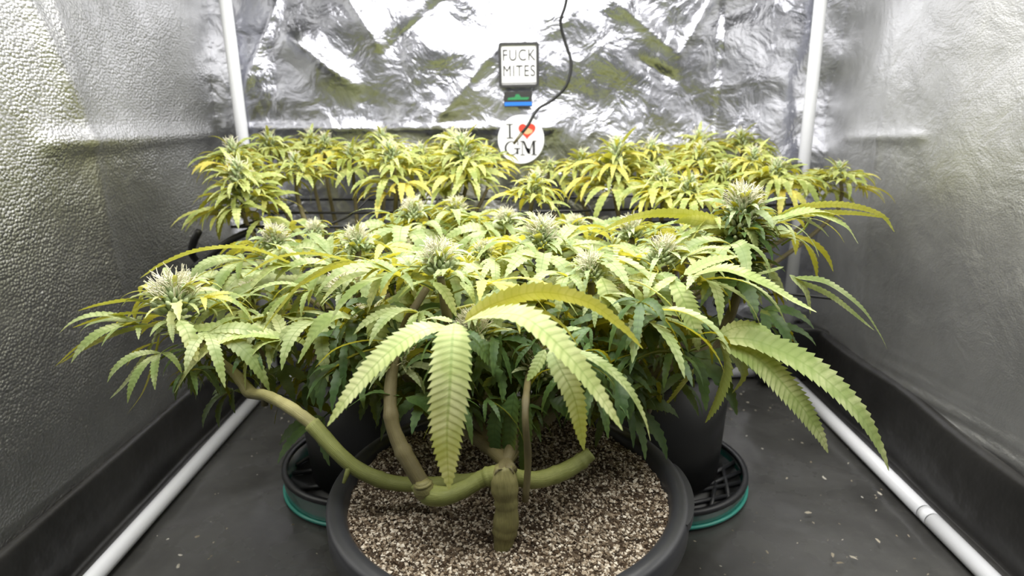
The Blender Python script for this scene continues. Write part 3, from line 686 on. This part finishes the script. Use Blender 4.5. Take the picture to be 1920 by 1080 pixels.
H_([([(812, 528, .548), (832, 545, .540), (846, 570, .536), (856, 594, .535)], 30, 0), ([(862, 528, .55), (880, 545, .544), (892, 572, .541)], 20, 0), ([(800, 525, .55), (770, 535, .545), (745, 560, .541)], 20, 0)])
H_([([(672, 600, .555), (630, 592, .545), (590, 625, .536), (558, 682, .532)], 46, -8), ([(622, 585, .56), (598, 600, .552), (580, 630, .548), (572, 662, .547)], 30, 0), ([(690, 590, .555), (704, 610, .548), (712, 660, .544)], 54, 0), ([(690, 585, .56), (730, 585, .555), (770, 610, .552)], 40, 20)])
H_([([(725, 640, .53), (680, 640, .525), (630, 655, .52), (590, 690, .518)], 22, 20), ([(720, 650, .535), (660, 668, .53), (600, 712, .527)], 18, 30)], LEAF)
# dark leaves hanging under the canopy
H_([([(965, 735, .515), (958, 790, .508), (955, 840, .505), (952, 886, .503)], 44, 10), ([(945, 740, .52), (928, 800, .512), (932, 850, .508), (945, 876, .506)], 36, -15), ([(985, 745, .515), (985, 820, .508), (978, 905, .505)], 30, 10)], LEAF_SHADED)
H_([([(760, 745, .51), (790, 755, .507), (812, 780, .505)], 40, 0), ([(755, 745, .51), (735, 770, .508), (725, 795, .507)], 34, 0), ([(750, 742, .51), (700, 735, .507), (650, 765, .505)], 26, 10)], LEAF_SHADED)
H_([([(640, 690, .53), (610, 705, .528), (590, 745, .526)], 26, 0), ([(640, 685, .53), (600, 690, .527), (575, 712, .526)], 18, 0), ([(650, 690, .535), (690, 700, .53), (720, 730, .528)], 24, 0)], LEAF_SHADED)
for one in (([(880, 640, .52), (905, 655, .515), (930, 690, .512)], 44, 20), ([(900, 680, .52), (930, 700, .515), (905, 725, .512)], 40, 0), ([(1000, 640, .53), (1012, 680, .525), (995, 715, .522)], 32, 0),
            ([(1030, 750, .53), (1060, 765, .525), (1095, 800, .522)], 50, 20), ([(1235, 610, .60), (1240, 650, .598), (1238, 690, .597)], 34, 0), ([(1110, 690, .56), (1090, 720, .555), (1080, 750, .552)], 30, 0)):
    H_([one], LEAF_SHADED)
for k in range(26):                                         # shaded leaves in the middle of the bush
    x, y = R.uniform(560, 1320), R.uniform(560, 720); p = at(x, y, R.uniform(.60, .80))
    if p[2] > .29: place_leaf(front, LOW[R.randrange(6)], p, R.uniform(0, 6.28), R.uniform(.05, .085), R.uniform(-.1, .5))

def clump(parent, n, region, size, mat_tag):
    # small shaded leaves deep inside the bush, too many and too small to pick apart
    mb = MB()
    for _ in range(n):
        x, y, Y = R.uniform(*region[0]), R.uniform(*region[1]), R.uniform(*region[2]); p = at(x, y, Y)
        if p[2] < .262: continue
        az = R.uniform(0, 6.283)
        for a in (0, .62, -.62, 1.2, -1.2):
            l = R.uniform(*size)*(1-.3*abs(a)); el = R.uniform(-.5, .5)
            d = (math.cos(az+a)*math.cos(el), math.sin(az+a)*math.cos(el), math.sin(el))
            leaflet(droop_spine(p, d, l, R.uniform(.4, 1.6)), l*.18, 8, mb, cols=2, roll=R.uniform(-40, 40))
    o = mb.build('inner_leaves', mat_tag, parent); o['kind'] = 'stuff'; return o
clump(front, 150, ((600, 1300), (560, 740), (.54, .80)), (.045, .085), LEAF_SHADED)
clump(front, 26, ((340, 500), (620, 710), (.58, .66)), (.03, .05), LEAF_SHADED)
clump(front, 60, ((800, 1120), (600, 780), (.50, .58)), (.03, .055), LEAF_SHADED)
for k, (x, y, Y) in enumerate(((745, 690, .54), (700, 620, .60), (890, 640, .55), (1010, 700, .56), (1180, 580, .62))):
    place_bud(front, BUDS[k % 4], at(x, y, Y), 1.0)
# ------------------------------------------------------------------ the two rear plants
def rear_plant(pot, label, sites, seed):
    e = empty('leafy_plant', (pot[0], pot[1], .215)); tag(e, label, 'plant', 'bushy potted plants'); g = random.Random(seed)
    base = np.array((pot[0], pot[1], .21))
    tube([base, base+np.array((.004, 0, .05)), base+np.array((0, .004, .10))], [.011, .0095, .009], 10, 12, True, None, .05).build('trunk', BARK, e)
    for i, (x, y, Y, bs, ls, n) in enumerate(sites):
        p = at(x, y, Y); k0 = base+np.array((0, 0, .06+.04*g.random()))
        mid = k0*.45+p*.55; mid[2] = k0[2]+.04
        tube([k0, mid, p-np.array((0, 0, .06)), p], [.006, .0048, .004, .003], 6, 16, True, None, .05).build('branch', BARK, e)
        place_bud(e, BUDS_BACK[i % 3], p, bs)
        if bs > 1.2: place_bud(e, BUDS_BACK[(i+1) % 3], p-np.array((0, 0, .028)), bs*1.1)
        a0 = g.uniform(0, 6.28)
        for k in range(n):
            az = a0+k*2.39996+g.uniform(-.3, .3); q = p+np.array((.006*math.cos(az), .006*math.sin(az), .006-(.062 if bs > 1.15 else .026)*k/n))
            place_leaf(e, BACKL[g.randrange(7)], q, az, ls*.80*(.75+.5*k/n)*g.uniform(.85, 1.15), g.uniform(-.2, .25))
    return e
rear_plant(BLp, 'yellowing bushy plant behind the front plant, beside the left corner pole',
           [(455, 350, .99, 1.35, .080, 18), (440, 300, 1.10, 1.1, .070, 14), (505, 283, 1.20, 1.1, .072, 15), (580, 276, 1.27, 1.0, .070, 13), (608, 283, 1.22, 1.0, .070, 14), (718, 276, 1.27, 1.1, .072, 14),
            (738, 308, 1.08, 1.2, .078, 16), (845, 276, 1.27, 1.0, .072, 14), (868, 300, 1.10, 1.4, .082, 18), (660, 300, 1.15, .9, .075, 14), (555, 320, 1.08, .9, .072, 14), (790, 300, 1.18, .9, .072, 13), (910, 300, 1.22, .8, .065, 10)], 1)
rear_plant(BRp, 'yellowing bushy plant behind the front plant, beside the right corner pole',
           [(1155, 305, 1.10, 1.35, .080, 18), (1090, 310, 1.20, .9, .068, 12), (1220, 300, 1.16, 1.1, .074, 15), (1312, 280, 1.24, 1.1, .072, 15), (1310, 305, 1.14, 1.0, .074, 14), (1390, 275, 1.27, 1.0, .072, 14),
            (1410, 312, 1.10, 1.0, .074, 14), (1458, 336, 1.03, 1.0, .074, 14), (1243, 350, 1.00, 1.0, .072, 14), (1290, 368, .95, 1.0, .070, 13), (1000, 362, .98, 1.0, .062, 10), (1030, 322, 1.22, .7, .060, 10),
            (1575, 332, 1.08, .8, .062, 14), (1530, 342, 1.12, .7, .060, 10), (1360, 335, 1.08, .8, .074, 13)], 2)

# ------------------------------------------------------------------ trellis of black cords
tr = empty('trellis_net', (0, 1.0, .43)); tag(tr, 'black cord trellis stretched level under the rear plants', 'trellis')
def cord(P, r=.0022): return tube(P, r, 6, max(2, 12)).build('cord', WIRE, tr)
for Y, z, x0, x1 in ((1.27, .432, -.45, .52), (1.11, .431, -.46, .50), (.985, .429, -.46, .44)):
    cord([(x0, Y, z), (0, Y+.004, z-.006), (x1, Y, z)])
for x in (-.45, -.31, -.17, -.03, .11, .25, .42):
    cord([(x, .985, .429), (x+.004, 1.12, .425), (x, 1.27, .432)])
cord([at(335, 506, .80), at(480, 508, .80)], .0016); cord([at(1380, 552, .80), at(1480, 552, .80), at(1580, 562, .80)], .002)
cord([(.55, 1.27, .432), (PX-.01, PY-.005, .465)], .004); cord([(.40, 1.30, .47), (.52, 1.32, .474), (PX-.01, PY-.01, .476)], .005)
cord([(-.52, 1.0, .42), (-.545, 1.02, .39), (-.56, 1.06, .36), (-.575, 1.2, .33)], .006)
bl = [at(360, 505, .98), at(430, 452, .99), at(478, 430, 1.0)]; cord(bl, .0055)
cord([at(1345, 570, .86), at(1380, 595, .95), at(1425, 614, 1.1), at(1470, 618, 1.30)], .006)

# folded corner of the liner with a peg, at the back right
e = empty('liner_corner', tuple(at(1560, 690, 1.25))); tag(e, 'black folded liner corner with a thin peg behind the right-hand leaf', 'liner')
pts = [(1425, 612), (1470, 616), (1530, 615), (1565, 625), (1585, 640), (1592, 655), (1588, 672), (1575, 690), (1560, 712), (1425, 720)]
Yc = 1.30; A = [at(x, y, Yc) for x, y in pts]; Bk = [p+np.array((.004, .045, -.004)) for p in A]
n = len(A); mb = MB().add(np.array(A+Bk), [tuple(range(n)), tuple(range(2*n-1, n-1, -1))]+[(i, n+i, n+(i+1) % n, (i+1) % n) for i in range(n)])
o = mb.build('fold', BLACK, e, False); bv = o.modifiers.new('round', 'BEVEL'); bv.width = .008; bv.segments = 3
tube([at(1586, 664, 1.295), at(1612, 661, 1.28), at(1641, 657, 1.27)], [.005, .003, .0016], 8, 8).build('peg', BLACK, e)

# ------------------------------------------------------------------ plant litter on the floor
lit = MB(); g = np.random.RandomState(77)
def chip(x, y, s):
    a = g.uniform(0, 6.28); k = 6; P = []
    for i in range(k):
        t = i*6.283/k; P.append((s*g.uniform(.7, 1.2)*math.cos(t), .45*s*g.uniform(.6, 1.2)*math.sin(t), s*g.uniform(.05, .45)))
    P = np.array(P); c, sn = math.cos(a), math.sin(a); P = np.stack([P[:, 0]*c-P[:, 1]*sn+x, P[:, 0]*sn+P[:, 1]*c+y, P[:, 2]+.0025], 1)
    lit.add(np.vstack([P, [(x, y, .003+s*.5)]]), [(i, (i+1) % k, k) for i in range(k)])
for i in range(170):
    x = g.uniform(.20, .57) if i % 3 else g.uniform(-.56, -.28); y = g.uniform(.62, 1.33)
    if (x-.212)**2+(y-.955)**2 < .155**2 or (x+.268)**2+(y-.968)**2 < .155**2: continue
    chip(x, y, g.uniform(.0012, .0032))
for x, y in ((1370, 770), (1378, 762), (1520, 870), (1545, 900), (1650, 930), (1560, 1045), (1575, 1060), (1645, 1018), (1600, 1050), (1475, 900), (1515, 965), (340, 1045), (335, 1065), (370, 1010)):
    d = FW+RT*(x-960)/F_PX-UP*(y-540)/F_PX; q = CAM+d*(-CAM[2]/d[2]); chip(q[0], q[1], g.uniform(.004, .0065))
t = NT('dry_litter'); gg = t.n('ShaderNodeNewGeometry')
LIT = t.set(Base_Color=t.ramp(gg.outputs['Random Per Island'], [(0, (.25, .2, .13)), (.5, (.5, .45, .35)), (1, (.78, .75, .68))]), Roughness=.8)
tag(lit.build('plant_litter', LIT, None, False), 'dry leaf crumbs and pale bits scattered on the black floor', 'litter', kind='stuff')
print('LEAF COUNTS', COUNT)
